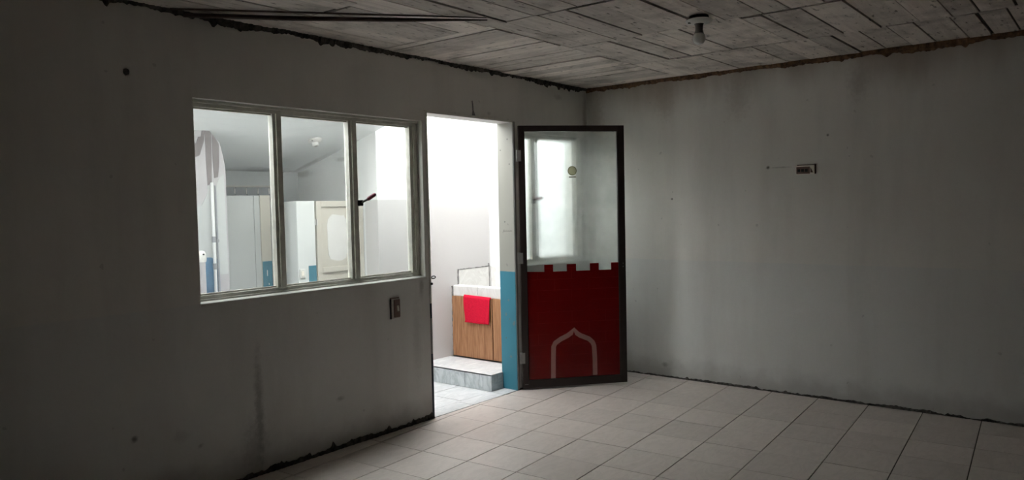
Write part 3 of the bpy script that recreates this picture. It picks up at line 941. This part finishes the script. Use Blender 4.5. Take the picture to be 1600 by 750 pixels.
# stalls seen through the window
YS = 1.10
st = MB().box(-2.205, -2.045, YS, YS+0.10, 0, 1.490).box(-2.10, -2.045, YS+0.10, YBK, 0, 1.490).build('wall_stall', 'stub', bevel=0.004)
tag(st, 'white stub wall beside the cream stall door in the middle pane', 'wall', kind='structure')
MB().box(-2.114, -2.047, YS-0.003, YS, 0, 1.008).build('painted_band', 'blue', st)
t = empty('stall_switch', (-2.172, YS, 0.92))
tag(t, 'small white switch plate on the stub wall by the stall door', 'light switch')
pl = MB().box(-2.196, -2.148, YS-0.008, YS, 0.922, 0.988).build('plate', 'porcelain', t, 0.003)
MB().box(-2.186, -2.164, YS-0.012, YS-0.008, 0.938, 0.974).build('rocker', 'ivory', pl, 0.002)
t = empty('door_2', (-2.03, YS+0.02, 0.0))
tag(t, 'cream stall door with a white repaired patch, seen through the middle pane', 'door', kind='structure')
DX0, DX1 = -2.030, XF-0.006
ds = MB().box(DX0, DX1, YS+0.012, YS+0.036, 0.12, 1.488).build('door_sheet', 'cream', t, 0.002)
for a, b, c, d in ((DX0, DX0+0.045, 0.12, 1.488), (DX1-0.045, DX1, 0.12, 1.488)):
    MB().box(a, b, YS, YS+0.012, c, d).build('stile', 'cream', t, 0.003)
for c, d in ((1.445, 1.488), (0.945, 0.985), (0.12, 0.17)):
    MB().box(DX0+0.045, DX1-0.045, YS, YS+0.012, c, d).build('rail', 'cream', t, 0.003)
pr = random.Random(4)
pc = [(-1.83 + (0.088+0.012*pr.random())*math.copysign(abs(math.cos(w))**0.4, math.cos(w)), 1.205 + (0.165+0.02*pr.random())*math.copysign(abs(math.sin(w))**0.4, math.sin(w)))
      for w in [2*math.pi*k/40 for k in range(40)]]
tag(MB().prism(pc, 1, YS+0.010, YS+0.012).build('filler_patch', 'cream_patch', ds), 'white repaired patch')
for z in (1.33, 0.4):
    hg = MB().tube([(-2.036, YS-0.004, z-0.025), (-2.036, YS-0.004, z+0.025)], 0.007, 8).build('hinge', 'strip_metal', t, smooth=True)
    MB().box(-2.048, -2.022, YS-0.004, YS-0.001, z-0.022, z+0.022).build('hinge_leaf', 'porcelain', hg)

YP = 1.45
pt = MB().box(-2.70, -2.205, YP, YP+0.08, 0, 1.540).build('wall_partition', 'partition', bevel=0.004)
tag(pt, 'white partition with cream edge seen through the left pane', 'wall', kind='structure')
MB().box(-2.285, -2.200, YP-0.012, YP, 0, 1.541).build('edge_post', 'cream', pt, 0.003)
MB().box(-2.283, -2.202, YP-0.015, YP-0.012, 0, 1.042).build('painted_band', 'blue', pt)
MB().box(-2.335, -2.318, YP-0.008, YP, 0, 1.540).build('cover_strip', 'partition', pt, 0.002)
for z, dx in ((0.93, 0.0), (0.86, 0.012)):
    MB().box(-2.250+dx, -2.243+dx, YP-0.0165, YP-0.015, z, z+0.045 if dx == 0 else z+0.015).build('paint_chip', 'porcelain', pt)

t = empty('window_3', (-2.08, YBK-0.02, 1.55))
tag(t, 'narrow dark grey louvre strip high on the far wall of the recess', 'window', kind='structure')
MB().box(-2.52, -1.86, YBK-0.010, YBK, 1.45, 1.632).build('backing', 'grey_band', t)
MB().box(-2.52, -1.86, YBK-0.024, YBK-0.008, 1.618, 1.632).build('head_rail', 'dim_plastic', t, 0.002)
for k in range(6):
    xx = -2.50 + k*0.105
    MB().box(xx, xx+0.092, YBK-0.018, YBK-0.010, 1.46, 1.616).build('pane', 'grey_band', t, 0.002)
    MB().box(xx+0.094, xx+0.101, YBK-0.022, YBK-0.010, 1.565, 1.610).build('clip', 'porcelain', t, 0.001)
t = empty('wall_board', (-1.68, YBK, 1.06))
tag(t, 'grey-green board on the far wall left of the stub wall', 'board')
MB().box(-1.745, -1.585, YBK-0.012, YBK, 1.065, 1.335).build('panel', 'grey_green', t, 0.002)
MB().box(-1.752, -1.580, YBK-0.014, YBK-0.002, 1.335, 1.347).build('edge', 'dim_plastic', t, 0.001)

# peeling wall at the left edge of the window view, with its pipes
YG = 1.15
pk = MB().prism([(XL, 0), (-2.730, 0), (-2.728, 1.72), (-2.742, 1.80), (-2.763, 1.890), (-2.82, 1.945), (-2.86, ZC(YG)+0.02), (XL, ZC(YG)+0.02)], 1, YG, YG+0.12)
pk = pk.build('wall_peeling', 'pinkish')
tag(pk, 'peeling pale plaster wall at the left edge of the window view', 'wall', kind='structure')


def gpoly(px):
    """outline on the peeling wall given in metres (x, z)"""
    return px


PATCH = [[(-3.05, 1.86), (-2.93, 1.88), (-2.915, 1.92), (-2.895, 1.925), (-2.885, 1.985), (-2.868, 1.965), (-2.875, 1.90), (-2.895, 1.845), (-2.91, 1.80), (-2.935, 1.79), (-2.98, 1.77), (-3.05, 1.79)],
         [(-2.868, 1.978), (-2.838, 1.975), (-2.822, 1.95), (-2.825, 1.83), (-2.832, 1.62), (-2.862, 1.60), (-2.866, 1.75)],
         [(-2.818, 1.945), (-2.790, 1.915), (-2.770, 1.88), (-2.773, 1.74), (-2.785, 1.66), (-2.812, 1.65), (-2.820, 1.80)]]
for i, pg in enumerate(PATCH):
    MB().prism(pg, 1, YG-0.003, YG).build('peeled_patch', 'bare_plaster', pk)
MB().prism([(-2.865, 1.60), (-2.80, 1.60), (-2.775, 1.655), (-2.742, 1.68), (-2.735, 1.0), (-2.865, 1.0)], 1, YG-0.002, YG).build('paint_layer', 'partition', pk)
MB().prism([(-3.2, 1.45), (-2.91, 1.47), (-2.88, 1.52), (-2.855, 1.58), (-2.86, 1.0), (-3.2, 1.0)], 1, YG-0.0025, YG).build('paint_layer', 'patio_back', pk)
MB().prism([(-3.2, 0), (-2.80, 0), (-2.80, 1.10), (-2.83, 1.105), (-2.86, 1.12), (-3.2, 1.13)], 1, YG-0.004, YG).build('painted_band', 'blue_worn', pk)
t = empty('water_pipe', (-2.845, YG-0.03, 0))
tag(t, 'white vertical water pipe on the peeling wall', 'pipe')
MB().tube([(-2.845, YG-0.025, 0.002), (-2.845, YG-0.025, 1.62)], 0.0105, 10).build('tube', 'white_pipe', t, smooth=True)
for z in (1.24, 1.06, 0.4):
    MB().tube([(-2.845, YG-0.025, z-0.02), (-2.845, YG-0.025, z+0.02)], 0.014, 10).build('coupling', 'grey_pipe', t, smooth=True)
t = empty('drain_pipe', (-2.815, YG-0.02, 0))
tag(t, 'thin dark grey pipe beside the white one on the peeling wall', 'pipe')
MB().tube([(-2.815, YG-0.014, 0.002), (-2.815, YG-0.014, 1.60)], 0.0065, 8).build('tube', 'grey_pipe', t, smooth=True)
MB().box(-2.825, -2.805, YG-0.022, YG, 1.22, 1.24).build('clamp', 'grey_pipe', t, 0.002)
t = empty('tap_post', (-2.972, 1.06, 0))
tag(t, 'pale post with a round white cap at the lower left of the window', 'post')
lathe([(0.022, 0.001), (0.022, 1.105)], -2.972, 1.06, 16).build('post', 'pinkish', t, smooth=True)
lathe([(0.027, 1.100), (0.029, 1.125), (0.027, 1.150), (0.018, 1.168), (0.006, 1.174)], -2.972, 1.06, 18).build('cap', 'porcelain', t, smooth=True)
MB().tube([(-2.974, 1.030, 1.150), (-2.974, 1.040, 1.150)], 0.006, 8).build('knob', 'black_metal', t)

# lampholder on the sloping ceiling, built flat and then tilted
t = empty('court_lampholder', (-1.965, 1.178, ZC(1.178)))
t.rotation_euler = (math.atan(-0.27), 0, 0)
tag(t, 'white round lampholder on the sloping ceiling beyond the window', 'ceiling lamp')
for nm, prof, mt in (('base_plate', [(0.052, 0.0), (0.054, -0.010), (0.040, -0.022), (0.030, -0.026)], 'porcelain'),
                     ('socket', [(0.026, -0.024), (0.024, -0.050), (0.020, -0.052)], 'porcelain'),
                     ('socket_mouth', [(0.014, -0.0515), (0.014, -0.054)], 'socket')):
    lathe(prof, 0, 0, 24).build(nm, mt, t, smooth=True, local=True)
MB().tube([(-0.038, -0.020, -0.022), (-0.038, -0.020, -0.012)], 0.007, 8).build('screw', 'socket', t, local=True)
